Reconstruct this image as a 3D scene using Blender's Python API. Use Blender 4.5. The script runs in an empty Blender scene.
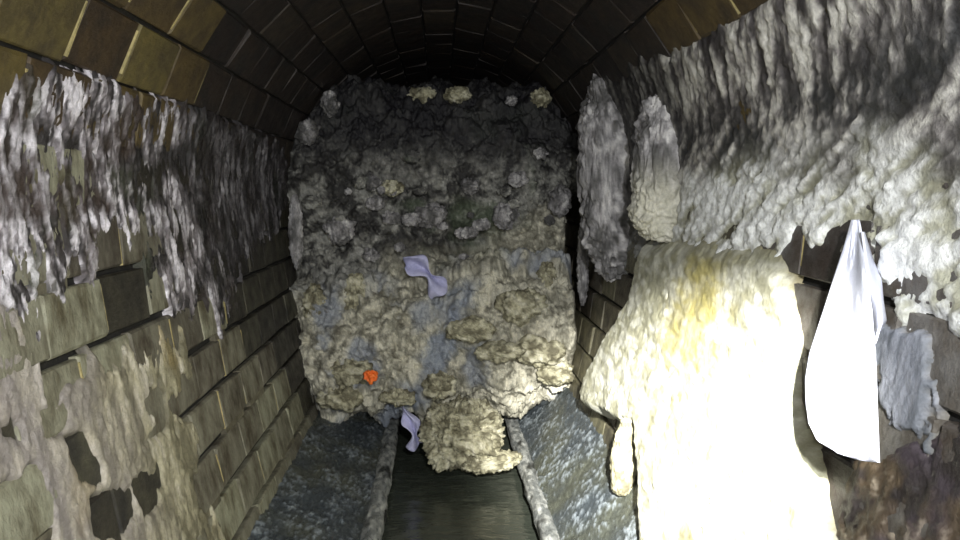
import bpy, math, random
import numpy as np
from mathutils import Vector, Matrix
random.seed(7)
C = bpy.context.scene.collection
SC = bpy.context.scene

# ---------------------------------------------------------------- camera, light, exposure
CAMZ = 1.25
F = 750.0
cam_d = bpy.data.cameras.new('camera'); cam = bpy.data.objects.new('camera', cam_d); C.objects.link(cam)
cam_d.lens = 36.0 * F / 960.0; cam_d.clip_start = 0.02
PITCH = math.radians(-6.1); YAW = math.radians(-3.05)
cam.location = (0, 0, CAMZ)
cam.rotation_euler = (math.radians(90) + PITCH, 0, YAW)
SC.camera = cam
SC.view_settings.view_transform = 'Standard'; SC.view_settings.look = 'None'
SC.view_settings.gamma = 1; SC.view_settings.use_curve_mapping = False
SC.view_settings.exposure = 1.0
w = bpy.data.worlds.new('world'); SC.world = w; w.use_nodes = True
w.node_tree.nodes['Background'].inputs[0].default_value = (0.35, 0.45, 0.6, 1)
w.node_tree.nodes['Background'].inputs[1].default_value = 0.004

def spot(name, loc, target, power, angle, blend, col, rad=0.02):
    l = bpy.data.lights.new(name, 'SPOT'); l.energy = power; l.spot_size = math.radians(angle); l.spot_blend = blend
    l.color = col; l.shadow_soft_size = rad
    o = bpy.data.objects.new(name, l); C.objects.link(o); o.location = loc
    o.rotation_euler = (Vector(target) - Vector(loc)).to_track_quat('-Z', 'Y').to_euler()
    return o
# the worker's helmet lamp: a tight hot beam on the right wall and its wide spill
spot('helmet_lamp_beam', (0.13, -0.10, CAMZ + 0.30), (0.56, 1.92, CAMZ - 0.67), 950, 25, 1.0, (1.0, 1.0, 0.95), 0.02)
spot('helmet_lamp_spill', (0.13, -0.10, CAMZ + 0.22), (0.14, 2.6, CAMZ - 0.72), 68, 100, 1.0, (0.95, 0.98, 1.0), 0.02)
# added fill light by the left shoulder, brightens the left wall
spot('left_fill', (-0.05, -0.15, CAMZ + 0.05), (-0.45, 2.2, CAMZ - 0.6), 21, 118, 1.0, (0.98, 1.0, 0.97), 0.03)

# ---------------------------------------------------------------- noise
def _h(ix, iy, iz, seed=0):
    n = (ix.astype(np.int64) * 374761393 + iy.astype(np.int64) * 668265263 + iz.astype(np.int64) * 2147483647 % 1000003 * 97 + seed * 144269) & 0xffffffff
    n = ((n ^ (n >> 13)) * 1274126177) & 0xffffffff
    n = ((n ^ (n >> 16)) * 2246822519) & 0xffffffff
    n = n ^ (n >> 15)
    return (n & 0xffffff) / float(0xffffff)
def vnoise(x, y, z=0.0, seed=0):
    x, y, z = np.broadcast_arrays(np.asarray(x, float), np.asarray(y, float), np.asarray(z, float))
    fx, fy, fz = np.floor(x), np.floor(y), np.floor(z)
    tx, ty, tz = x - fx, y - fy, z - fz
    tx = tx*tx*tx*(tx*(tx*6-15)+10); ty = ty*ty*ty*(ty*(ty*6-15)+10); tz = tz*tz*tz*(tz*(tz*6-15)+10)
    r = 0
    for a in (0, 1):
        wx = tx if a else 1 - tx
        for b in (0, 1):
            wy = ty if b else 1 - ty
            for c in (0, 1):
                wz = tz if c else 1 - tz
                r = r + wx*wy*wz*_h(fx+a, fy+b, fz+c, seed)
    return r * 2 - 1
def fbm(x, y, z=0.0, oct=4, seed=0, gain=0.5, lac=2.03):
    r, a, t = 0, 1.0, 0
    for i in range(oct):
        r = r + a * vnoise(x, y, z, seed + i * 17); t += a
        x = x*lac + 3.1; y = y*lac + 7.7; z = np.asarray(z)*lac + 1.3; a *= gain
    return r / t
def worley(x, y, z=0.0, seed=0):
    """distance to the nearest feature point and that point's random value"""
    x, y, z = np.broadcast_arrays(np.asarray(x, float), np.asarray(y, float), np.asarray(z, float))
    fx, fy, fz = np.floor(x), np.floor(y), np.floor(z)
    d1 = np.full(x.shape, 9.0); v1 = np.zeros(x.shape)
    for a in (-1, 0, 1):
        for b in (-1, 0, 1):
            for c in (-1, 0, 1):
                ix, iy, iz = fx+a, fy+b, fz+c
                px = ix + _h(ix, iy, iz, seed+1); py = iy + _h(ix, iy, iz, seed+2); pz = iz + _h(ix, iy, iz, seed+3)
                d = np.sqrt((px-x)**2 + (py-y)**2 + (pz-z)**2)
                m = d < d1
                d1 = np.where(m, d, d1); v1 = np.where(m, _h(ix, iy, iz, seed+4), v1)
    return d1, v1
def sm(a, b, x):
    t = np.clip((x - a) / (b - a), 0, 1); return t*t*(3-2*t)
def mix(a, b, t):
    t = np.asarray(t)[..., None]; return np.asarray(a) * (1-t) + np.asarray(b) * t

# ---------------------------------------------------------------- the tunnel's cross-section (s = 0 at the springing line, up positive)
R = 0.70
def wx(zz):                       # half width below the springing line
    return R - 0.14 * (np.clip(-np.asarray(zz, float), 0, 2) / 0.957) ** 1.5
_z = np.linspace(0, -1.25, 500); _x = wx(_z)
_s = np.concatenate([[0], np.cumsum(np.hypot(np.diff(_z), np.diff(_x)))])
def prof(side, s):
    """point (x, z) and inward normal (nx, nz) of the clean wall; side -1 left, +1 right; s up to pi/2*R at the crown"""
    s = np.asarray(s, float)
    a = np.clip(s, 0, None) / R
    xa, za = R*np.cos(a), R*np.sin(a)
    zl = np.interp(-s, _s, _z); xl = wx(zl)
    dzds = -np.gradient(_z, _s); dxds = -np.gradient(_x, _s)
    tz = np.interp(-s, _s, dzds); tx = np.interp(-s, _s, dxds)
    up = s > 0
    x = np.where(up, xa, xl); z = np.where(up, za, zl)
    tx = np.where(up, -np.sin(a), tx); tz = np.where(up, np.cos(a), tz)
    nx, nz = -tz, tx
    return side*x, z + CAMZ, side*nx, nz
SBOT = -float(np.interp(0.957, -_z, _s))

# where a sight line through the photograph meets the clean wall -> (y, s)
CM = cam.rotation_euler.to_matrix()
def ray(px, py):
    return CM @ Vector(((px-480)/F, -(py-270)/F, -1))
def wall_at(px, py):
    d = ray(px, py); x, y, z = d
    side = -1 if x < 0 else 1
    lo, hi = 0.05, 60.0
    def outside(t):
        X, Z = abs(x*t), z*t
        return (X*X + Z*Z > R*R) if Z > 0 else (X > wx(Z))
    for _ in range(50):
        m = (lo+hi)/2
        if outside(m): hi = m
        else: lo = m
    X, Y, Z = abs(x*lo), y*lo, z*lo
    s = math.atan2(Z, X)*R if Z > 0 else -float(np.interp(-Z, -_z, _s))
    return Y, s
def at_y(px, py, Y):
    d = ray(px, py); t = Y/d.y; return Vector((d.x*t, Y, d.z*t + CAMZ))
def at_x(px, py, X):
    d = ray(px, py); t = X/d.x; return Vector((X, d.y*t, d.z*t + CAMZ))
def poly_sd(P, pts):
    """signed distance, positive inside, of points P (n,2) to polygon"""
    pts = np.array(pts, float); n = len(pts)
    d = np.full(len(P), 1e9); ins = np.zeros(len(P), bool)
    for i in range(n):
        a, b = pts[i], pts[(i+1) % n]; e = b-a
        w_ = P-a; t = np.clip((w_@e)/(e@e+1e-12), 0, 1)
        d = np.minimum(d, np.hypot(*(w_ - t[:, None]*e).T))
        c = ((a[1] > P[:, 1]) != (b[1] > P[:, 1]))
        with np.errstate(divide='ignore', invalid='ignore'):
            xi = (b[0]-a[0])*(P[:, 1]-a[1])/(b[1]-a[1]) + a[0]
        ins ^= c & (P[:, 0] < xi)
    return np.where(ins, d, -d)

# ---------------------------------------------------------------- materials
def lin(r, g, b): 
    f = lambda c: (c/255/12.92 if c/255 <= .04045 else ((c/255+.055)/1.055)**2.4)
    return (f(r), f(g), f(b))
def mat(name, col=None, rough=0.6, attr=False, bump=0.3, bscale=90, var=0.25, rand=False, col2=None, stretch=(1,1,1), metal=0, spec=0.5, nscale=14):
    m = bpy.data.materials.new(name); m.use_nodes = True; t = m.node_tree; N = t.nodes; L = t.links
    b = N['Principled BSDF']; b.inputs['Metallic'].default_value = metal; b.inputs['Specular IOR Level'].default_value = spec
    tc = N.new('ShaderNodeTexCoord'); mp = N.new('ShaderNodeMapping'); mp.inputs['Scale'].default_value = stretch
    geo = N.new('ShaderNodeNewGeometry'); L.new(geo.outputs['Position'], mp.inputs['Vector'])
    n1 = N.new('ShaderNodeTexNoise'); n1.inputs['Scale'].default_value = nscale; n1.inputs['Detail'].default_value = 8; n1.inputs['Roughness'].default_value = .65
    L.new(mp.outputs[0], n1.inputs['Vector'])
    if attr:
        a = N.new('ShaderNodeAttribute'); a.attribute_name = 'Col'; src = a.outputs['Color']
    else:
        mx = N.new('ShaderNodeMix'); mx.data_type = 'RGBA'
        mx.inputs[6].default_value = (*col, 1); mx.inputs[7].default_value = (*(col2 or [c*.4 for c in col]), 1)
        cr = N.new('ShaderNodeMapRange'); cr.inputs[1].default_value = .4; cr.inputs[2].default_value = .65
        L.new(n1.outputs[0], cr.inputs[0]); L.new(cr.outputs[0], mx.inputs[0]); src = mx.outputs[2]
    hs = N.new('ShaderNodeHueSaturation'); L.new(src, hs.inputs['Color'])
    mr = N.new('ShaderNodeMapRange'); mr.inputs[1].default_value = .25; mr.inputs[2].default_value = .75
    mr.inputs[3].default_value = 1-var; mr.inputs[4].default_value = 1+var
    n2 = N.new('ShaderNodeTexNoise'); n2.inputs['Scale'].default_value = bscale; n2.inputs['Detail'].default_value = 6; n2.inputs['Roughness'].default_value = .7
    L.new(mp.outputs[0], n2.inputs['Vector']); L.new(n2.outputs[0], mr.inputs[0])
    if rand:
        oi = N.new('ShaderNodeObjectInfo'); r2 = N.new('ShaderNodeMapRange'); r2.inputs[3].default_value = .55; r2.inputs[4].default_value = 1.35
        L.new(oi.outputs['Random'], r2.inputs[0]); mu = N.new('ShaderNodeMath'); mu.operation = 'MULTIPLY'
        L.new(mr.outputs[0], mu.inputs[0]); L.new(r2.outputs[0], mu.inputs[1]); L.new(mu.outputs[0], hs.inputs['Value'])
        r3 = N.new('ShaderNodeMapRange'); r3.inputs[3].default_value = .475; r3.inputs[4].default_value = .515
        L.new(oi.outputs['Random'], r3.inputs[0]); L.new(r3.outputs[0], hs.inputs['Hue'])
    else: L.new(mr.outputs[0], hs.inputs['Value'])
    L.new(hs.outputs[0], b.inputs['Base Color'])
    rr = N.new('ShaderNodeMapRange'); rr.inputs[1].default_value = .3; rr.inputs[2].default_value = .7
    rr.inputs[3].default_value = max(rough-.18, .04); rr.inputs[4].default_value = min(rough+.18, 1)
    L.new(n1.outputs[0], rr.inputs[0]); L.new(rr.outputs[0], b.inputs['Roughness'])
    bp = N.new('ShaderNodeBump'); bp.inputs['Strength'].default_value = bump; bp.inputs['Distance'].default_value = .01
    L.new(n2.outputs[0], bp.inputs['Height']); L.new(bp.outputs[0], b.inputs['Normal'])
    return m
M_brick_arch = mat('olive_brick', lin(94, 80, 46), .55, rand=True, col2=lin(62, 52, 34), bump=.5, bscale=60)
M_brick_wall = mat('grimy_brick', lin(140, 137, 118), .55, rand=True, col2=lin(78, 70, 52), bump=.6, bscale=60, stretch=(1, 1.2, .6))
M_brick_right = mat('slate_brick', lin(96, 92, 88), .45, rand=True, col2=lin(66, 56, 46), bump=.6, bscale=60)
M_bed = mat('black_joint', lin(30, 27, 22), .8, bump=.6)
M_arch_shade = mat('shaded_arch_brick', lin(46, 36, 28), .6, rand=True, col2=lin(24, 19, 17), bump=.5, bscale=60)  # far arch bricks: the fade into darkness is painted into this colour
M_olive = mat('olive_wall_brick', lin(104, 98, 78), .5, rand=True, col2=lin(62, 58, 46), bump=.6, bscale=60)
M_slime_shade = mat('slimy_shaded_brick', lin(62, 58, 46), .5, rand=True, col2=lin(34, 31, 27), bump=.6, bscale=60)  # far left-wall bricks with depth shade painted in; also the slimy near ones
M_fill = mat('grey_mortar', lin(118, 112, 92), .7, bump=.5, col2=lin(78, 72, 58))
M_lime = mat('pale_mortar', lin(196, 178, 122), .7, bump=.5, col2=lin(150, 138, 96))
M_crust = mat('crust', None, .5, attr=True, bump=.55, bscale=120, var=.3, nscale=30)
M_fat = mat('fat', None, .6, attr=True, bump=.45, bscale=110, var=.18, nscale=30)
M_berg = mat('fatberg', None, .55, attr=True, bump=.7, bscale=130, var=.35, nscale=40)
M_bench = mat('wet_bench', None, .32, attr=True, bump=.7, bscale=70, var=.4, nscale=40, stretch=(1.6, .7, 1))
M_wipe = mat('white_cloth', lin(226, 228, 240), .8, bump=.15, bscale=300, var=.05, col2=lin(212, 214, 230))
M_wipe2 = mat('soiled_cloth', lin(198, 196, 226), .8, bump=.2, bscale=200, var=.12, col2=lin(160, 160, 196))
M_orange = mat('orange_plastic', lin(250, 128, 48), .5, bump=.1, col2=lin(240, 110, 40), var=.1)
m = bpy.data.materials.new('water'); m.use_nodes = True; b = m.node_tree.nodes['Principled BSDF']
b.inputs['Base Color'].default_value = (*lin(62, 66, 58), 1); b.inputs['Roughness'].default_value = .14
nt = m.node_tree; n = nt.nodes.new('ShaderNodeTexNoise'); n.inputs['Scale'].default_value = 9; n.inputs['Detail'].default_value = 3
g = nt.nodes.new('ShaderNodeNewGeometry'); mp = nt.nodes.new('ShaderNodeMapping'); mp.inputs['Scale'].default_value = (1.2, 3, 1)
nt.links.new(g.outputs['Position'], mp.inputs[0]); nt.links.new(mp.outputs[0], n.inputs['Vector'])
bp = nt.nodes.new('ShaderNodeBump'); bp.inputs['Strength'].default_value = .25; bp.inputs['Distance'].default_value = .02
nt.links.new(n.outputs[0], bp.inputs['Height']); nt.links.new(bp.outputs[0], b.inputs['Normal'])
M_water = m

# ---------------------------------------------------------------- helpers
def link(name, verts, faces, m, parent=None, smooth=True, cols=None):
    me = bpy.data.meshes.new(name)
    V = np.asarray(verts, np.float32).reshape(-1, 3); me.vertices.add(len(V)); me.vertices.foreach_set('co', V.ravel())
    if isinstance(faces, np.ndarray):
        n, k = faces.shape
        me.loops.add(n*k); me.loops.foreach_set('vertex_index', faces.astype(np.int32).ravel())
        me.polygons.add(n); me.polygons.foreach_set('loop_start', np.arange(0, n*k, k, dtype=np.int32))
        me.update(calc_edges=True); me.validate()
    else:
        me.clear_geometry(); me.from_pydata([tuple(v) for v in V.tolist()], [], faces)
    if cols is not None:
        ca = me.color_attributes.new('Col', 'FLOAT_COLOR', 'POINT')
        cc = np.ones((len(V), 4), np.float32); cc[:, :3] = np.clip(cols, 0, 1); ca.data.foreach_set('color', cc.ravel())
    if smooth: me.polygons.foreach_set('use_smooth', np.ones(len(me.polygons), bool))
    me.materials.append(m)
    o = bpy.data.objects.new(name, me); C.objects.link(o)
    if parent: o.parent = parent
    return o
def tag(o, label, cat, group=None):
    o['label'] = label; o['category'] = cat
    if group: o['group'] = group
    return o
def grid_faces(nu, nv, keep=None):
    i = np.arange(nu*nv).reshape(nu, nv)
    f = np.stack([i[:-1, :-1], i[1:, :-1], i[1:, 1:], i[:-1, 1:]], -1).reshape(-1, 4)
    if keep is not None:
        k = keep.reshape(nu, nv); k = (k[:-1, :-1] | k[1:, :-1] | k[1:, 1:] | k[:-1, 1:]).ravel(); f = f[k]
    return f
def compact(V, f, cols=None):
    u, inv = np.unique(f, return_inverse=True)
    return V[u], inv.reshape(f.shape), (cols[u] if cols is not None else None)
def recenter(o):
    me = o.data; n = len(me.vertices); a = np.empty(n*3, np.float32); me.vertices.foreach_get('co', a); a = a.reshape(-1, 3)
    c = (a.min(0)+a.max(0))/2; c[2] = a[:, 2].min(); a -= c; me.vertices.foreach_set('co', a.ravel()); o.location = c.tolist(); return o

# ---------------------------------------------------------------- the setting: brick tunnel
Y0, Y1 = -0.9, 9.0
CH, BL = 0.131, 0.232
def shell(name, side_ss, depth, m):
    ys = np.linspace(Y0, Y1, 30); V = []
    for y in ys:
        for (side, s) in side_ss:
            for d in (depth,):
                x, z, nx, nz = prof(side, s); V.append((float(x - nx*d), y, float(z - nz*d)))
    k = len(side_ss); f = [(a*k+b, (a+1)*k+b, (a+1)*k+b+1, a*k+b+1) for a in range(len(ys)-1) for b in range(k-1)]
    o = link(name, V, f, m); o['kind'] = 'structure'; 
    sd = o.modifiers.new('thickness', 'SOLIDIFY'); sd.thickness = 0.12; sd.offset = -1 if name != 'wall_right' else -1
    return o
S_SPRING = 0.0895          # lower joint of the first arch course
ssl = [(-1, s) for s in np.linspace(SBOT-0.1, S_SPRING, 14)]
ssr = [(1, s) for s in np.linspace(S_SPRING, SBOT-0.1, 14)]
QC = math.pi/2*R
ssc = [(-1, s) for s in np.linspace(S_SPRING, QC, 16)] + [(1, s) for s in np.linspace(QC, S_SPRING, 16)][1:]
DJ = 0.022
wall_left = shell('wall_left', ssl, DJ, M_bed)
ceiling = shell('ceiling', ssc, DJ, M_bed)
wall_right = shell('wall_right', ssr, DJ, M_bed)

def brick_mesh(name, L, H, m, seed):
    """block in local axes: x along the tunnel, y across the course, z out of the wall; face at z=0, worn edges"""
    r = random.Random(seed); D = .05; bv = .005
    def j(a): return r.uniform(-a, a)
    back = [(-L/2, -H/2, -D), (L/2, -H/2, -D), (L/2, H/2, -D), (-L/2, H/2, -D)]
    mid = [(x+j(.003), y+j(.002), -bv+j(.002)) for x, y, _ in back]
    sx, sy = (L/2-bv)/(L/2), (H/2-bv)/(H/2)
    top = [(x*sx+j(.003), y*sy+j(.003), j(.0025)) for x, y, _ in back]
    V = back+mid+top+[(j(.03), j(.015), .0025+j(.002))]
    f = [(0, 3, 2, 1)]
    for a in (0, 4):
        for i in range(4): f.append((a+i, a+(i+1) % 4, a+4+(i+1) % 4, a+4+i))
    for i in range(4): f.append((8+i, 8+(i+1) % 4, 12))
    me = bpy.data.meshes.new(name); me.from_pydata(V, [], f); me.materials.append(m); return me
def brick_set(L, H, m): return [brick_mesh('brick', L, H, m, k) for k in range(9)]
def place_matrix(side, s, y, jit=.002, rnd=random):
    x, z, nx, nz = [float(v) for v in prof(side, s)]
    n_ = Vector((nx, 0, nz)); X = Vector((0, 1, 0)) * (1); Yv = n_.cross(X)
    p = Vector((x, y, z)) + n_*rnd.uniform(-jit*2, jit)
    Mx = Matrix((X, Yv, n_)).transposed().to_4x4(); Mx.translation = p
    return Mx @ Matrix.Rotation(rnd.uniform(-.012, .012), 4, 'Z') @ Matrix.Rotation(rnd.uniform(-.012, .012), 4, 'X')
joints_light = {'V': [], 'F': []}
def joint_piece(store, side, s, y, w_, h, depth):
    Mx = place_matrix(side, s, y, 0); b0 = len(store['V'])
    for k, (a, c) in enumerate([(-1, -1), (1, -1), (1, 1), (-1, 1)]):
        store['V'].append(Mx @ Vector((a*w_/2, c*h/2, -depth+random.uniform(-.001, .002))))
    for (a, c) in [(-1, -1), (1, -1), (1, 1), (-1, 1)]:
        store['V'].append(Mx @ Vector((a*w_/2, c*h/2, -.03)))
    store['F'] += [(b0, b0+1, b0+2, b0+3)] + [(b0+i, b0+4+i, b0+4+(i+1) % 4, b0+(i+1) % 4) for i in range(4)]
def lay(parent, side_s_list, meshes, ya, yb, limit=300, lightp=.5, BL=BL, gap=.014, dark=None, isdark=None, fillp=0):
    cells = []
    for ci, (side, s) in enumerate(side_s_list):
        y = ya + (BL/2 if ci % 2 else 0) + random.uniform(-.02, .02)
        while y < yb:
            cells.append((y, side, s)); y += BL
    cells.sort(key=lambda c: c[0])
    near = [c for c in cells if c[0] > .75][:limit]; ns = set(map(id, near)); far = [c for c in cells if id(c) not in ns]
    for (y, side, s) in near:
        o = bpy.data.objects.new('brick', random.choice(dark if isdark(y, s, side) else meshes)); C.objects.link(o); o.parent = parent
        o.matrix_local = place_matrix(side, s, y)
    V, Fc = [], []
    for (y, side, s) in far:
        me = random.choice(meshes); Mx = place_matrix(side, s, y); b0 = len(V)
        V += [Mx @ v.co for v in me.vertices]; Fc += [tuple(b0+i for i in p.vertices) for p in me.polygons]
    if V:
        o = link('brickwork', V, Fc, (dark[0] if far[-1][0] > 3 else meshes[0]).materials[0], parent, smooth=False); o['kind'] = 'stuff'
    st = {'V': [], 'F': []}
    for (y, side, s) in cells:
        if isdark(y, s, side): continue
        if random.random() < lightp: joint_piece(st, side, s, y+BL/2, gap*random.uniform(.5, 1.1), (CH-.012)*random.uniform(.6, 1), .002)
    sf = {'V': [], 'F': []}
    for (y, side, s) in cells:
        if random.random() < fillp and not isdark(y, s, side): joint_piece(sf, side, s - CH/2, y+random.uniform(-.04, .04), BL*random.uniform(.4, 1.05), .02, .004)
    if sf['V']:
        o = link('mortar', sf['V'], sf['F'], M_fill, parent, smooth=False); o['kind'] = 'stuff'
    if st['V']:
        o = link('mortar', st['V'], st['F'], M_lime, parent, smooth=False); o['kind'] = 'stuff'
mid = lambda k: S_SPRING + CH*(k+.5)
nArch = int(round((2*QC - 2*S_SPRING)/CH)); CA = (2*QC-2*S_SPRING)/nArch
arch = []
for k in range(nArch):
    s = S_SPRING + CA*(k+.5)
    arch.append((-1, s) if s <= QC else (1, 2*QC-s))
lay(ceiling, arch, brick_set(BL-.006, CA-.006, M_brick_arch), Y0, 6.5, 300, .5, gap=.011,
    dark=brick_set(BL-.005, CA-.005, M_arch_shade), isdark=lambda y, s, side: y + .9*s + random.uniform(-.5, .5) > (2.45 if side < 0 else 2.3))
STAINED = [wall_at(*q) for q in ((112, 300), (80, 455), (113, 515), (148, 495), (5, 430))]      # courses of near bricks under black slime
low = [S_SPRING - CH*(k+.5) for k in range(9)]
low = [s for s in low if s > SBOT-.06]
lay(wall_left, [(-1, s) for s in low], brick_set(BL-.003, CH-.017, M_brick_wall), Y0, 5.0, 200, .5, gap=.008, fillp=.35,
    dark=brick_set(BL-.003, CH-.012, M_slime_shade), isdark=lambda y, s, side: y + 1.6*s + random.uniform(-.15, .15) > 1.75 or any(abs(y-a) < .13 and abs(s-b) < .07 for a, b in STAINED))
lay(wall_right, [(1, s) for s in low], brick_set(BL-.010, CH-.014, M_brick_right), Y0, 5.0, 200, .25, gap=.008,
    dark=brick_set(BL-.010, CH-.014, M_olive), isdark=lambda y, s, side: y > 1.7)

# ---------------------------------------------------------------- floor: benches, kerbs, channel
CL, CR_ = -0.232, 0.352
ZE = CAMZ - 1.12; ZW = ZE - 0.075; ZC = CAMZ - 0.957
def bench(name, xa, xb, lift=0):            # xa wall side, xb kerb side
    nu, nv = 90, 560
    us = np.linspace(0, 1, nu)[:, None]; ys = np.linspace(0.3, 5.5, nv)[None, :]
    X = xa + (xb-xa)*us + 0*ys; Yg = ys + 0*us
    Z = ZC + lift + (ZE-ZC-lift)*us + 0*ys - .012*np.sin(us*math.pi)
    n1 = fbm(X*14+Yg*4, Yg*7-X*5, 0, 5, 3); n2 = fbm(X*90+Yg*24, Yg*50-X*40, 0, 4, 9, .65)
    Z = Z + .012*n1 + .008*n2
    V = np.stack([X, Yg, Z], -1).reshape(-1, 3)
    dark = lin(70, 76, 80); lt = lin(164, 172, 178); ol = lin(84, 86, 76)
    c = mix(dark, ol, sm(-.1, .5, fbm(X*5, Yg*4, 0, 4, 21)).ravel())
    c = mix(c, lt, (sm(.08, .5, n2*1.1 + n1*.4 + .35*fbm(X*9, Yg*6, 0, 3, 44)).ravel())*.65)
    return V, grid_faces(nu, nv), c
V, f, c = bench('b', -.62, CL); V2, f2, c2 = bench('b', .66, CR_, .18); f2 = f2[:, ::-1]
bl = (V, f, c)
floor = link('floor', np.concatenate([V, V2]), np.concatenate([f, f2+len(V)]), M_bench, cols=np.concatenate([c, c2])); floor['kind'] = 'structure'
# channel trough under the water
V, Fc = [], []
for i, y in enumerate(np.linspace(-.9, 8.5, 20)):
    for x, z in ((CL-.02, ZE-.035), (CL+.012, ZE-.04), (CL+.03, ZW-.10), (CR_-.03, ZW-.10), (CR_-.012, ZE-.04), (CR_+.02, ZE-.035)): V.append((x, y, z))
    if i: Fc += [((i-1)*6+j, i*6+j, i*6+j+1, (i-1)*6+j+1) for j in range(5)]
o = link('channel', V, Fc, M_bed, floor, smooth=False)
def kerb(name, x, sgn):
    nu, nv = 26, 500; a = np.linspace(-.2, 1.15, nu)[:, None]*math.pi; ys = np.linspace(.3, 5.5, nv)[None, :]
    rx = .036 + .006*fbm(a*2, ys*9, 0, 3, 5+int(sgn)); 
    X = x + rx*np.cos(a) + .006*fbm(0*a, ys*7, 0, 3, 31) ; Z = ZE - .012 + (.036+.007*fbm(a*3, ys*24, 0, 4, 8))*np.sin(a); Yg = ys+0*a
    V = np.stack([X+0*ys, Yg, Z+0*ys], -1).reshape(-1, 3)
    c = mix(lin(120, 122, 120), lin(190, 190, 184), sm(-.3, .5, fbm(a*3, ys*30, 0, 4, 77)).ravel())
    c = mix(c, lin(50, 50, 48), sm(.25, .5, fbm(a*1, ys*8, 0, 3, 71)).ravel())
    o = link(name, V, grid_faces(nu, nv), M_bench, cols=c); o['kind'] = 'structure'; return o
kerb('trim_1', CL, -1); kerb('trim_2', CR_, 1)
xs = np.linspace(CL+.005, CR_-.005, 60)[:, None]; ys = np.linspace(-.8, 7.5, 500)[None, :]
Z = ZW + .003*fbm(xs*10, ys*14, 0, 3, 2); V = np.stack([xs+0*ys, ys+0*xs, Z], -1).reshape(-1, 3)
water = link('sewer_water', V, grid_faces(60, 500), M_water)
tag(water, 'dark shallow sewage water running in the central channel', 'water'); water['kind'] = 'stuff'

# ---------------------------------------------------------------- crusts and sheets that cling to the walls
def cling(name, side, yr, sr, step, hfun, cfun, m, keep_at=-.012):
    nu = int((yr[1]-yr[0])/step[0])+1; nv = int((sr[1]-sr[0])/step[1])+1
    yy, ss = np.meshgrid(np.linspace(*yr, nu), np.linspace(*sr, nv), indexing='ij')
    yf, sf = yy.ravel(), ss.ravel()
    H = hfun(yf, sf)
    x, z, nx, nz = prof(side, sf)
    V = np.stack([x+nx*H, yf, z+nz*H], -1)
    f = grid_faces(nu, nv, H > keep_at)
    if side > 0: f = f[:, ::-1]
    c = cfun(yf, sf, H)
    lab = np.arange(len(V))                      # keep only the main sheet, drop stray crumbs
    while True:
        mn = lab[f].min(1); new = lab.copy(); np.minimum.at(new, f.ravel(), np.repeat(mn, 4)); new = new[new]
        if (new == lab).all(): break
        lab = new
    ids, cnt = np.unique(lab[f[:, 0]], return_counts=True); f = f[lab[f[:, 0]] == ids[cnt.argmax()]]
    V, f, c = compact(V, f, c)
    return recenter(link(name, V, f, m, cols=c))
def poly(pts): return [wall_at(*p) for p in pts]
def mask(y, s, P, dist=.05, freq=8, seed=0, aniso=1.0):
    """signed distance to a wall polygon, with a torn outline"""
    return poly_sd(np.stack([y, s], -1), P) + dist*fbm(y*freq, s*freq*aniso, 0, 5, seed, .6)

# left wall: streaky grey crust of the upper wall
PL = poly([(-60, 78), (0, 74), (60, 76), (105, 84), (150, 100), (200, 112), (250, 132), (284, 148), (292, 190), (272, 235), (240, 262), (232, 310),
           (222, 325), (205, 285), (190, 312), (168, 300), (150, 262), (132, 252), (118, 236), (92, 232), (86, 268), (62, 288), (40, 272), (24, 320), (-60, 370)])
def sy(y):  return y
def streak(y, s, fy=60, fs=7, seed=0, lean=.15, oct=5):
    return fbm((y+lean*s)*fy, s*fs, 0, oct, seed, .6)
def h_left(y, s):
    sd = poly_sd(np.stack([y, s], -1), PL) + (.12 - .075*sm(-.05, .12, s))*fbm(y*24, s*7.2, 0, 5, 4, .6)
    st = streak(y, s, 44, 13, 5); st2 = fbm(y*120, s*40, 0, 4, 6, .6)
    h = -.02 + .020*sm(-.05, .02, sd) + .008*st*sm(-.02, .05, sd) + .007*st2 + .004*streak(y, s, 95, 14, 8)
    h = np.where(h > -.004, h + .003, h - .014*sm(.0, -.03, sd))
    return h
def c_left(y, s, H):
    a = streak(y, s, 44, 13, 5, oct=6) + .35*fbm(y*13, s*11, 0, 4, 73); b_ = fbm(y*9, s*6, 0, 4, 12); g_ = streak(y, s, 110, 16, 19)
    c = mix(lin(46, 42, 42), lin(150, 142, 146), sm(-.30, .28, a + .35*g_ - .15*b_))
    c = mix(c, lin(240, 234, 240), sm(-.08, .3, a + .8*g_ + .25*fbm(y*80, s*50, 0, 3, 71) - .25*sm(1.2, 2.2, y))*.95)
    c = mix(c, lin(84, 92, 58), sm(.15, .6, b_)*.45)
    c = mix(c, lin(58, 44, 34), sm(.0, .4, fbm(y*7, s*9, 0, 4, 40))*.7)
    # darker towards the far end and the upper rim
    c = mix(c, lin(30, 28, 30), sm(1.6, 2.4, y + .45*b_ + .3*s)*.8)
    return c
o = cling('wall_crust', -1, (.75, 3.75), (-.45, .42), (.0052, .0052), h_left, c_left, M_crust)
tag(o, 'streaky grey and white crust hanging on the upper left brick wall', 'crust')

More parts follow.
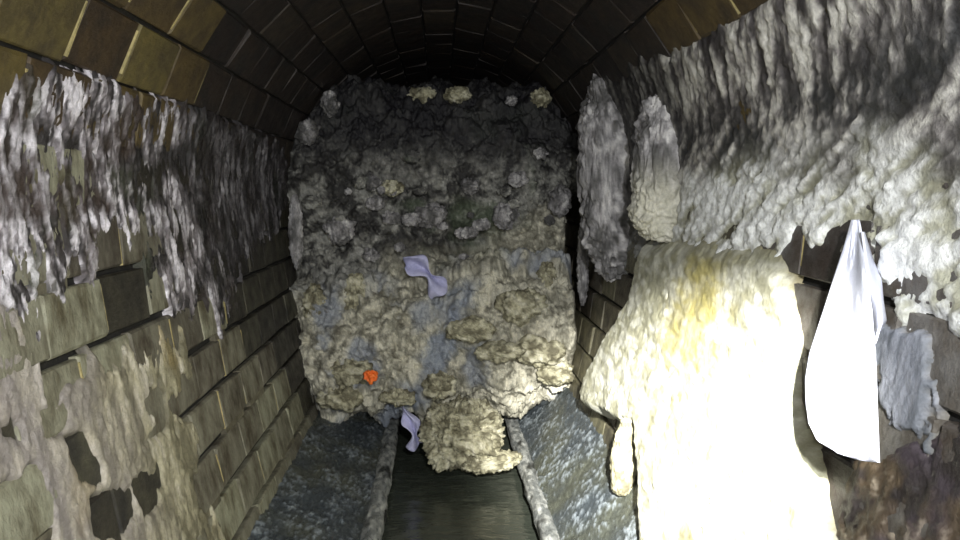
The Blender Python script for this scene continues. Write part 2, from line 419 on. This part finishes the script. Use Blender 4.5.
# left wall: thin beige fat film lower down, with bare brick showing in its holes
PF = poly([(-80, 330), (20, 330), (60, 350), (100, 356), (140, 346), (175, 335), (185, 372), (150, 405), (196, 440), (190, 478), (205, 505), (225, 540), (235, 600), (-80, 700)])
HOLES = [poly(q) for q in ([(28, 268), (78, 262), (92, 330), (84, 372), (52, 408), (38, 360)], [(84, 262), (120, 250), (138, 300), (128, 340), (98, 332)],
         [(60, 428), (82, 430), (98, 458), (100, 478), (82, 480), (70, 462)], [(88, 492), (130, 484), (138, 512), (120, 540), (92, 536)],
         [(0, 482), (34, 470), (52, 500), (48, 545), (0, 548)], [(-5, 415), (14, 425), (20, 440), (2, 440)], [(46, 415), (62, 414), (58, 430), (48, 430)],
         [(138, 440), (158, 425), (160, 430), (142, 450)], [(132, 485), (156, 470), (160, 505), (146, 516)])]
def h_film(y, s):
    sd = mask(y, s, PF, .10, 18, 24, .35)
    for k, q in enumerate(HOLES): sd = np.minimum(sd, -mask(y, s, q, .03, 20, 50+k, .4))
    st = streak(y, s, 30, 6, 35, .1); st2 = fbm(y*90, s*45, 0, 4, 36, .6)
    return -.022 + .026*sm(-.02, .014, sd) + .005*st + .005*st2
def c_film(y, s, H):
    a = streak(y, s, 26, 6, 35, .1, 6); b_ = fbm(y*6, s*6, 0, 4, 62)
    c = mix(lin(118, 112, 90), lin(182, 174, 146), sm(-.3, .35, a+.4*fbm(y*60, s*40, 0, 4, 72)))
    c = mix(c, lin(214, 206, 190), sm(.15, .6, a+.5*streak(y, s, 90, 14, 3))*.8)
    c = mix(c, lin(150, 128, 72), sm(.1, .6, b_)*.6)
    c = mix(c, lin(178, 168, 172), sm(1.7, 1.2, y+.2*b_)*.45)
    return mix(c, lin(60, 56, 46), sm(.002, -.012, H)*.8)
o = cling('fat_film', -1, (.75, 2.8), (-1.0, -.05), (.0052, .0052), h_film, c_film, M_crust)
tag(o, 'thin beige film smeared over the lower left bricks, dark brick in its holes', 'film')

# right wall: upper dark streaks and lumpy crust
PR = poly([(592, 84), (640, 58), (690, 40), (760, 0), (820, -50), (1100, -160), (1100, 360), (1010, 330), (960, 345), (945, 318), (925, 330), (915, 302), (900, 322), (884, 296), (872, 272),
           (864, 232), (852, 236), (845, 266), (836, 266), (820, 250), (805, 238), (794, 262), (780, 266), (745, 272), (700, 280), (672, 272), (640, 262), (618, 262), (600, 190)])
def grain(y, s, fa, fc, oct, seed):
    a = fbm((.9*y-.45*s)*fa, (.45*y+.9*s)*fc, 0, oct, seed, .62); b_ = fbm((.35*y-.94*s)*fa, (.94*y+.35*s)*fc*1.1, 0, oct, seed+50, .62)
    t = sm(.02, .3, s); return a*(1-t)+b_*t
def h_right(y, s):
    sd = mask(y, s, PR, .06, 14, 104, .7)
    q = y*.5 + s                                     # the lumps lean with the flow
    st = grain(y, s, 9, 30, 5, 105); d, v = worley((y+.3*s)*20, (s-.3*y)*38, 0, 9)
    lump = sm(.75, .1, d)*(.4+.6*v)
    body = sm(-.04, .05, sd)
    low_ = sm(.22, -.02, s)                          # thicker below
    return -.022 + .028*body + (.006+.006*low_)*st*body + .006*lump*body*low_ + .006*grain(y, s, 20, 70, 4, 108)*body + .005*fbm(y*40, (s-.2*y)*75, 0, 4, 107, .6)
def c_right(y, s, H):
    st = grain(y, s, 9, 30, 6, 105); g_ = .6*grain(y, s, 20, 70, 4, 108) + .5*fbm(y*60, s*60, 0, 4, 117, .6); st = st + .6*sm(.0, .3, s)*fbm((y+.5*s)*40, s*12, 0, 5, 131); b_ = fbm(y*5, s*7, 0, 4, 118)
    c = mix(lin(70, 66, 66), lin(158, 152, 148), sm(-.3, .3, st+.4*g_))
    c = mix(c, lin(214, 210, 200), sm(.0, .45, st+.7*g_)*.9)
    pale = mix(lin(186, 184, 164), lin(250, 250, 246), sm(-.35, .2, st+.7*g_))
    pale = mix(pale, lin(140, 136, 110), sm(.1, .6, -st+g_*.3)*.7)
    tt = sm(.12, -.02, s + .12*b_ + .05*(y-1.4))
    c = c*(1-tt[:, None]) + pale*tt[:, None]
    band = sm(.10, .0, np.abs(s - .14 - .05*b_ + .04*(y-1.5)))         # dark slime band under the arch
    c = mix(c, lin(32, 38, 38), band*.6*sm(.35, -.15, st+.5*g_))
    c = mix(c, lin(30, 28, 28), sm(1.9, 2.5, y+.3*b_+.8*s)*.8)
    return c
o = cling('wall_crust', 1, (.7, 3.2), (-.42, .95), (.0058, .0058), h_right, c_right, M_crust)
tag(o, 'lumpy grey white crust over the upper right wall above the hanging cloth', 'crust')

# right wall: thick cream sheet of fat
PS = poly([(650, 238), (706, 228), (730, 226), (780, 232), (794, 262), (797, 300), (801, 350), (803, 400), (813, 440), (826, 470), (832, 540), (840, 640), (690, 660), (660, 560),
           (656, 470), (652, 430), (622, 416), (602, 412), (597, 398), (606, 372), (620, 340), (636, 305), (643, 275)])
def h_sheet(y, s):
    sd = mask(y, s, PS, .022, 12, 204, .5)
    st = fbm((y+.1*s)*22, s*5, 0, 5, 205, .55); n = fbm(y*16, s*16, 0, 5, 206, .55)
    thick = .022 + .04*sm(-.25, -.8, s) + .022*sm(1.6, 2.6, y)
    e = sm(-.016, .03 + .10*sm(-.28, -.08, s), sd); e = np.sqrt(np.clip(e, 0, 1))
    pit, v = worley(y*12, s*11, 0, 90)
    return -.03 + (thick+.03)*e + .002*st + .008*fbm(y*9, s*18, 0, 5, 206, .6) + .004*fbm(y*22, s*50, 0, 5, 207, .6) - .02*sm(.13, .03, pit)*(v > .72)
YC = wall_at(705, 320)
def c_sheet(y, s, H):
    st = fbm((y+.1*s)*20, s*7, 0, 5, 215, .6)*.5 + .8*fbm(y*16, s*44, 0, 4, 219, .6); n = fbm(y*9, s*14, 0, 5, 216, .6)
    c = mix(lin(176, 173, 148), lin(220, 218, 202), sm(-.3, .3, st+.4*n))
    yel = sm(.26, .02, np.hypot((y-YC[0])*1.0, (s-YC[1])*.75) + .12*n + .06*st)
    c = mix(c, lin(186, 172, 96), yel*.75)
    c = mix(c, lin(134, 130, 108), sm(-.24, -.08, s+.07*n)*.75)
    c = mix(c, lin(168, 156, 96), sm(-.66, -.8, s+.1*n)*sm(1.75, 1.4, y)*.7)
    return mix(c, lin(120, 104, 60), sm(.012, -.012, H)*.7)
o = cling('fat_sheet', 1, (.9, 3.35), (SBOT-.02, -.02), (.0055, .0048), h_sheet, c_sheet, M_fat)
tag(o, 'thick cream fat slab with a yellow stain, brightest lit thing on the right wall', 'fat deposit')

# right wall: smooth grey patch right of the cloth, brown grime below it
PG = poly([(878, 330), (900, 318), (925, 322), (942, 350), (940, 400), (922, 446), (905, 448), (884, 430), (876, 380)])
def h_gp(y, s):
    sd = mask(y, s, PG, .05, 24, 301, .5)
    return -.02 + .028*sm(-.01, .012, sd) + .003*fbm(y*30, s*8, 0, 4, 302) + .002*fbm(y*90, s*40, 0, 3, 303)
o = cling('grey_film', 1, (.95, 1.4), (-.55, -.08), (.004, .004), h_gp,
          lambda y, s, H: mix(mix(lin(104, 108, 114), lin(150, 152, 160), sm(-.3, .3, streak(y, s, 40, 8, 300))), lin(110, 100, 80), sm(.004, -.01, H)*.7), M_fat)
tag(o, 'smooth grey film on the brick right of the hanging cloth', 'film')
PB = poly([(838, 470), (870, 452), (920, 450), (960, 425), (1100, 420), (1150, 700), (845, 700)])
def h_gr(y, s):
    sd = mask(y, s, PB, .05, 16, 311, .8); d, v = worley(y*30, s*26, 0, 19)
    return -.02 + .022*sm(-.03, .02, sd) + .012*fbm(y*26, s*20, 0, 5, 312, .6) + .007*sm(.6, .1, d)*v
def c_gr(y, s, H):
    n = fbm((y+.3*s)*20, s*14, 0, 6, 313, .65)
    c = mix(lin(52, 46, 44), lin(92, 78, 60), sm(-.2, .3, n)); c = mix(c, lin(190, 176, 156), sm(.3, .6, n+.4*fbm(y*70, s*50, 0, 3, 9))*.8)
    return mix(c, lin(84, 74, 82), sm(.1, .5, fbm(y*7, s*9, 0, 3, 315))*.6)
o = cling('wall_grime', 1, (.7, 1.5), (SBOT-.02, -.30), (.0055, .0048), h_gr, c_gr, M_crust)
tag(o, 'brown mottled grime on the lowest bricks under the hanging cloth', 'grime')

# ---------------------------------------------------------------- free-standing blobs
def blob(name, center, rad, m, cfun, seed=0, amp=.3, freq=2.2, res=56, crag=.12, rot=0, parent=None, power=1.0):
    nu, nv = res, res*2
    th = np.linspace(.02, math.pi-.02, nu)[:, None]; ph = np.linspace(0, 2*math.pi, nv, endpoint=False)[None, :]
    dx, dy, dz = np.sin(th)*np.cos(ph), np.sin(th)*np.sin(ph), np.cos(th)+0*ph
    el = max(1, rad[2]/max(rad[0], .03)*.8)
    r = 1 + amp*fbm(dx*freq+seed, dy*freq+9, dz*freq*el, 4, seed)*1.6 + crag*fbm(dx*freq*4, dy*freq*4, dz*freq*4*el+seed, 4, seed+5, .6)*1.6
    sg = lambda v: np.sign(v)*np.abs(v)**power
    X, Yv, Z = sg(dx)*rad[0], sg(dy)*rad[1], sg(dz)*rad[2]
    ax, ay, az = dx/rad[0], dy/rad[1], dz/rad[2]; al = np.sqrt(ax*ax+ay*ay+az*az); k = (r-1)*sorted(rad)[1]/al
    X, Yv, Z = X + ax*k, Yv + ay*k, Z + az*k
    ca, sa = math.cos(rot), math.sin(rot); X, Z = X*ca - Z*sa, X*sa + Z*ca
    V = np.stack([X, Yv, Z], -1).reshape(-1, 3)
    i = np.arange(nu*nv).reshape(nu, nv); j = np.roll(i, -1, 1)
    f = np.stack([i[:-1], i[1:], j[1:], j[:-1]], -1).reshape(-1, 4)
    V = np.concatenate([V, V.reshape(nu, nv, 3)[0].mean(0)[None], V.reshape(nu, nv, 3)[-1].mean(0)[None]])
    t = nu*nv; f = np.concatenate([f, np.stack([i[0], j[0], np.full(nv, t), np.full(nv, t)], -1)[:, [2, 0, 1, 2]], np.stack([j[-1], i[-1], np.full(nv, t+1), np.full(nv, t+1)], -1)[:, [2, 0, 1, 2]]])
    quads = f[:-2*nv].tolist() + [tuple(q[:3]) for q in f[-2*nv:].tolist()]
    W = V + np.array(center)
    o = link(name, V, quads, m, parent, cols=cfun(W[:, 0], W[:, 1], W[:, 2], seed))
    o.location = center; return o
def c_berg(x, y, z, seed=0):
    n = fbm(x*9, y*9, z*9, 5, 401, .6); g_ = fbm(x*34, y*34, z*34, 5, 402, .65); p = fbm(x*4.5, y*4.5, z*4.5, 3, 403)
    c = mix(lin(58, 56, 54), lin(156, 154, 146), sm(-.3, .34, g_*.7 + .9*n))
    c = mix(c, lin(112, 124, 98), sm(.1, .5, p)*.5)
    c = mix(c, lin(200, 196, 188), sm(.2, .5, g_*.8+.5*n)*.8)
    zr = z - CAMZ
    pale = mix(lin(150, 146, 130), lin(216, 210, 190), sm(-.3, .25, g_+.5*n))
    pale = mix(pale, lin(150, 156, 168), sm(.0, .35, fbm(x*6+3, y*6, z*4, 3, 405)-.25*sm(.0, .3, x))*.75)
    xb = x - (-.16 + (zr + .95)*.55)                  # grey smear running up from the lower rim
    pale = mix(pale, lin(148, 156, 170), sm(.09, .0, np.abs(xb) + .10*n)*sm(-.35, -.45, zr)*.8)
    pale = mix(pale, lin(92, 84, 70), sm(.25, .5, -g_)*.6)
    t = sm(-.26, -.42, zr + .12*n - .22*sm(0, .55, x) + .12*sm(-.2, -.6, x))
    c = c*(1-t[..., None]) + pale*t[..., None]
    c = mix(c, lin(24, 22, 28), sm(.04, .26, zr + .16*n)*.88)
    return c
def c_pale(x, y, z, seed=0):
    g_ = fbm(x*34, y*34, z*34, 5, 402+seed, .65)
    return mix(mix(lin(112, 106, 84), lin(196, 190, 160), sm(-.3, .25, g_)), lin(222, 216, 196), sm(.1, .5, g_)*.8)
def c_grey(x, y, z, seed=0):
    g_ = fbm(x*30, y*30, z*14, 5, 402+seed, .65)
    c = mix(lin(88, 86, 84), lin(160, 156, 156), sm(-.3, .25, g_))
    return mix(c, lin(216, 212, 208), sm(.1, .5, g_)*.8)

def c_col(x, y, z, seed=0):
    c = c_grey(x, y, z, seed); return mix(c, lin(216, 212, 190), sm(.12, -.05, z-CAMZ)*.6)
# ---------------------------------------------------------------- the fatberg
berg = bpy.data.objects.new('fatberg', None); C.objects.link(berg); berg.location = (0, 3.5, ZE)
tag(berg, 'massive lumpy fatberg plugging the tunnel, black on top and pale cream below', 'fatberg')
curve = np.array([(5.2, -.95), (4.2, -.985), (3.62, -.99), (3.38, -.985), (3.29, -.93), (3.24, -.82), (3.25, -.66), (3.30, -.52), (3.36, -.42), (3.45, -.36), (3.50, -.28), (3.50, -.15),
                  (3.50, 0), (3.52, .15), (3.56, .28), (3.62, .38), (3.72, .45), (3.9, .47), (4.3, .46), (5.5, .42), (7.0, .3)])
seg = np.hypot(*np.diff(curve, axis=0).T); L_ = np.concatenate([[0], np.cumsum(seg)])
# dense samples on the visible face, few on the flanks that go back
tt = np.concatenate([np.linspace(0, L_[2], 30, endpoint=False), np.linspace(L_[2], L_[17], 430, endpoint=False), np.linspace(L_[17], L_[-1], 60)])
cy, cz = np.interp(tt, L_, curve[:, 0]), np.interp(tt, L_, curve[:, 1])
for _ in range(6):
    cy[1:-1] = (cy[:-2]+2*cy[1:-1]+cy[2:])/4; cz[1:-1] = (cz[:-2]+2*cz[1:-1]+cz[2:])/4
ty, tz = np.gradient(cy), np.gradient(cz); ln = np.hypot(ty, tz); ny, nz_ = -tz/ln, ty/ln
nu, nv = 400, len(tt)
u = np.linspace(-1, 1, nu)[:, None]
def halfw(zz): 
    zz = np.asarray(zz); return np.where(zz > 0, np.sqrt(np.clip(R*R - zz*zz, .01, None)), wx(zz))
X = u*(halfw(cz)+.012)[None, :]; Yb = cy[None, :]+0*X; Zb = cz[None, :]+0*X
n0 = fbm(X*3, Yb*3, Zb*3, 3, 501); n1 = fbm(X*9, Yb*9, Zb*9, 4, 502, .55); n2 = fbm(X*38, Yb*38, Zb*38, 5, 503, .62)
d, v = worley(X*9, Yb*9, Zb*9, 55); lump = np.sqrt(np.clip(1-(d/.75)**2, 0, 1))*(.25+.75*v)
d2, v2 = worley(X*24, Yb*24, Zb*24, 56); lump2 = np.sqrt(np.clip(1-(d2/.75)**2, 0, 1))*v2
lowz = sm(-.3, -.5, Zb); H = .05*n0 + .075*n1 + .024*n2 + .05*lump + .022*lump2
# the overhanging shelf: right half of the pale mass stands further out, a dark hollow above it
H = H + .10*sm(-.05, .25, X)*sm(-.28, -.40, Zb)*sm(-.95, -.6, Zb)
H = H - .17*np.exp(-(((X-.14)/.17)**4 + ((Zb+.24)/.075)**2))
H = H - .6*np.exp(-(((X-.685)/.075)**4)) * sm(.05, -.1, Zb)
# left flank recedes where it meets the bricks
H = H - .05*sm(.85, 1.0, np.abs(u))
# scalloped lower rim
rim = .05*fbm(X*11, 0*X, 0*X+3, 4, 509) + .06*sm(.30, .5, X) - .015
Zd = Zb + nz_[None, :]*H + rim*sm(-.80, -.98, Zb)
Yd = Yb + ny[None, :]*H
V = np.stack([X, Yd, Zd+CAMZ], -1).reshape(-1, 3)
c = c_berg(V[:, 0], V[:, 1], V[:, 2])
crev = sm(.0, -.35, (n2+.5*n1)).ravel()*.0
f = grid_faces(nu, nv)[:, ::-1]
o = link('mass', V - np.array(berg.location), f, M_berg, berg, cols=c)
def lump_part(px, py, Y, rx, ry, rz, cf, seed, rot=0, **k):
    p = at_y(px, py, Y) - Vector(berg.location)
    b_ = blob('lump', tuple(p), (rx, ry, rz), M_berg, (lambda x, y, z, s, cf=cf: cf(x+berg.location.x, y+berg.location.y, z+berg.location.z, s) if cf is c_berg else cf(x, y, z, s)), seed, rot=rot, parent=berg, res=40, **k)
    return b_
for a in [(425, 97, 3.62, .075, .06, .042, c_pale, 3), (458, 95, 3.60, .06, .05, .035, c_pale, 4), (541, 98, 3.56, .045, .05, .04, c_pale, 5), (511, 101, 3.56, .028, .03, .022, c_grey, 6),
          (330, 104, 3.55, .038, .04, .055, c_grey, 7), (308, 132, 3.50, .05, .05, .05, c_grey, 8), (392, 188, 3.42, .045, .04, .030, c_pale, 9), (371, 182, 3.42, .026, .03, .038, c_grey, 10),
          (354, 300, 3.34, .055, .06, .115, c_pale, 11), (314, 305, 3.36, .055, .06, .085, c_pale, 12), (313, 328, 3.33, .03, .03, .028, c_grey, 13), (350, 372, 3.22, .09, .07, .06, c_pale, 14),
          (340, 398, 3.22, .09, .07, .05, c_pale, 15), (470, 330, 3.10, .10, .05, .05, c_pale, 16), (520, 305, 3.14, .10, .06, .07, c_pale, 17), (540, 350, 3.12, .11, .06, .06, c_pale, 18),
          (500, 352, 3.05, .10, .05, .035, c_pale, 19), (555, 372, 3.15, .08, .06, .05, c_pale, 20), (560, 200, 3.42, .05, .05, .07, c_grey, 21), (505, 215, 3.42, .05, .04, .06, c_grey, 22),
          (430, 215, 3.42, .07, .05, .05, c_grey, 23), (340, 230, 3.40, .06, .05, .06, c_grey, 24), (470, 186, 3.44, .05, .04, .03, c_grey, 25), (440, 385, 3.12, .07, .06, .05, c_pale, 26),
          (398, 398, 3.18, .07, .05, .03, c_pale, 27), (548, 280, 3.28, .05, .05, .08, c_pale, 28)]:
    lump_part(*a)

rp = random.Random(5)
for k in range(34):
    px_, py_ = rp.uniform(305, 560), rp.uniform(150, 262); q = rp.uniform(.014, .03)
    lump_part(px_, py_, 3.40 + rp.uniform(-.02, .02), q*rp.uniform(1, 1.6), q, q, rp.choice([c_berg, c_grey, c_grey]), 100+k)
# two flowstone columns of hardened fat right of the plug
o = blob('fat_column', tuple(at_y(617, 175, 2.78)), (.135, .10, .40), M_crust, c_grey, 61, .20, 1.6, 110, .12, rot=.03, power=.72); tag(o, 'grey lumpy fat column on the wall at the right edge of the fatberg', 'fat deposit')
o = blob('fat_column', tuple(at_y(664, 165, 2.24)), (.092, .09, .23), M_crust, c_col, 62, .20, 1.6, 110, .11, rot=-.06, power=.72); tag(o, 'paler fat column on the right wall with a pointed lower end', 'fat deposit')
o = blob('fat_tongue', tuple(at_y(599, 222, 2.95)), (.035, .04, .20), M_crust, c_grey, 63, .12, 2.4, 60, .2, rot=.22); tag(o, 'narrow grey tongue of fat hanging beside the right edge of the fatberg', 'fat deposit')
o = blob('fat_tongue', tuple(at_y(583, 262, 3.25)), (.022, .04, .19), M_crust, c_grey, 64, .12, 2.4, 60, .2, rot=.0); tag(o, 'thin drip of pale fat in the dark gap right of the fatberg', 'fat deposit')
o = blob('fat_flake', tuple(at_y(296, 232, 3.2)), (.028, .03, .16), M_crust, c_grey, 65, .16, 2.4, 60, .2, rot=-.0); tag(o, 'pale ragged flake along the left edge where fatberg meets brick', 'fat deposit')

# chunk fallen into the channel under the plug
ch = blob('fat_chunk', tuple(at_y(462, 434, 3.02)), (.155, .12, .125), M_berg, c_pale, 71, .22, 2.0, 110, .22, rot=-.10, power=.8)
tag(ch, 'cream lump of fat slumped into the channel below the fatberg', 'fat deposit')
p = at_y(492, 462, 2.93)
o = blob('shard', tuple(p - ch.location), (.12, .05, .035), M_berg, c_pale, 72, .15, 2.0, 50, .2, rot=.16, parent=ch)
# drip column below the slab
o = blob('fat_drip', tuple(at_y(626, 456, 2.15)), (.042, .035, .12), M_fat, c_pale, 73, .12, 2.0, 50, .1, rot=-.12, power=.8); tag(o, 'short white drip reaching the bench under the cream slab', 'fat deposit')

# ---------------------------------------------------------------- wipes and litter
def cloth(name, rows, m, plane, thick=.003, folds=.012, seed=0, nu=44, nv=90):
    """rows: list of (left px, right px, y px) down the cloth; plane(v) gives its real x or y"""
    R_ = np.array(rows, float); tv = np.linspace(0, 1, len(R_))
    V = []
    for v in np.linspace(0, 1, nv):
        l, r, yy = [np.interp(v, tv, R_[:, k]) for k in range(3)]
        ll, rr = (l[0], r[0]) if np.ndim(l) else (l, r)
        for k, uu in enumerate(np.linspace(0, 1, nu)):
            yb = yy + (rows_curve(uu, v) if rows_curve else 0)
            V.append(plane(ll+(rr-ll)*uu, yb, uu, v))
    V = np.array(V).reshape(nv, nu, 3)
    f = grid_faces(nv, nu)
    o = link(name, V.reshape(-1, 3), f, m)
    sd = o.modifiers.new('thickness', 'SOLIDIFY'); sd.thickness = thick; sd.offset = 0
    recenter(o); return o
# big white cloth hanging on the right wall
def rows_curve(u, v): return (16*(1-(1-u)**2) if v > 0 else 0)*max(0, v-.55)/.45*1.4 - 6*v*0
def pl_cloth(px, py, u, v):
    off = .030 + .08*v + .006*math.sin(u*7.5+1)*min(1, v*2.5) + .003*math.sin(u*17+v*3)*v + .006*float(fbm(u*3, v*5, 0, 3, 3))
    off += .028*sm(.35, 1, 1-v)*0
    return tuple(at_x(px, py, R - .02 - off))
o = cloth('hanging_wipe', [(852, 859, 220), (844, 864, 248), (835, 868, 275), (826, 871, 303), (817, 873, 330), (809, 875, 355), (805, 876, 380), (806, 877, 405), (809, 878, 424), (817, 879, 440)], M_wipe, pl_cloth)
tag(o, 'long white cloth wipe hanging from a point on the right wall', 'wipe')
def rows_curve(u, v): return 6*math.sin(u*5)*v
def pl_fold(px, py, u, v):
    return tuple(at_x(px, py, R - .025 - .03*math.sin(u*3+.4) - .01*math.sin(v*6+u*4)))
fold = cloth('folded_end', [(861, 864, 232), (863, 873, 262), (866, 881, 282), (869, 883, 305), (872, 886, 325), (872, 880, 338)], M_wipe, pl_fold, nu=24, nv=50)
wl = o; bpy.context.view_layer.update()
fold.parent = wl; fold.location = fold.location - wl.location
# wipes stuck in the plug
def small_cloth(name, cx, cy_, Y, w_, h, ang, m, seed, label, curl=.02):
    c0 = at_y(cx, cy_, Y); V = []; nu, nv = 26, 26
    for i in range(nv):
        for k in range(nu):
            a, b_ = k/(nu-1)*2-1, i/(nv-1)*2-1
            ww = w_*(.62+.38*math.sin(i*.35+seed)) ; x = a*ww*.5 + .15*w_*math.sin(b_*2.2+seed); z = b_*h*.5*(1+.15*math.sin(a*3+seed))
            X_, Z_ = x*math.cos(ang)-z*math.sin(ang), x*math.sin(ang)+z*math.cos(ang)
            yo = curl*math.sin(a*3.2+seed+b_*2) + .012*float(fbm(a*2, b_*2, seed, 3, 7))
            V.append((c0.x+X_, c0.y+yo, c0.z+Z_))
    o = link(name, V, grid_faces(nv, nu), m); sd = o.modifiers.new('thickness', 'SOLIDIFY'); sd.thickness = .003
    recenter(o); tag(o, label, 'wipe'); return o
small_cloth('crumpled_wipe', 425, 275, 3.24, .11, .21, math.radians(52), M_wipe2, 1, 'small lavender white wipe stuck in the middle of the fatberg')
small_cloth('crumpled_wipe', 411, 428, 3.04, .075, .17, math.radians(12), M_wipe2, 2, 'pale wipe dangling below the fatberg left of the cream chunk')
o = blob('plastic_scrap', tuple(at_y(371, 376, 3.06)), (.028, .010, .024), M_orange, lambda x, y, z, s: np.ones((len(x), 3)), 81, .55, 2, 24, .2)
tag(o, 'small bright orange plastic scrap stuck on the lower left fatberg', 'plastic scrap')
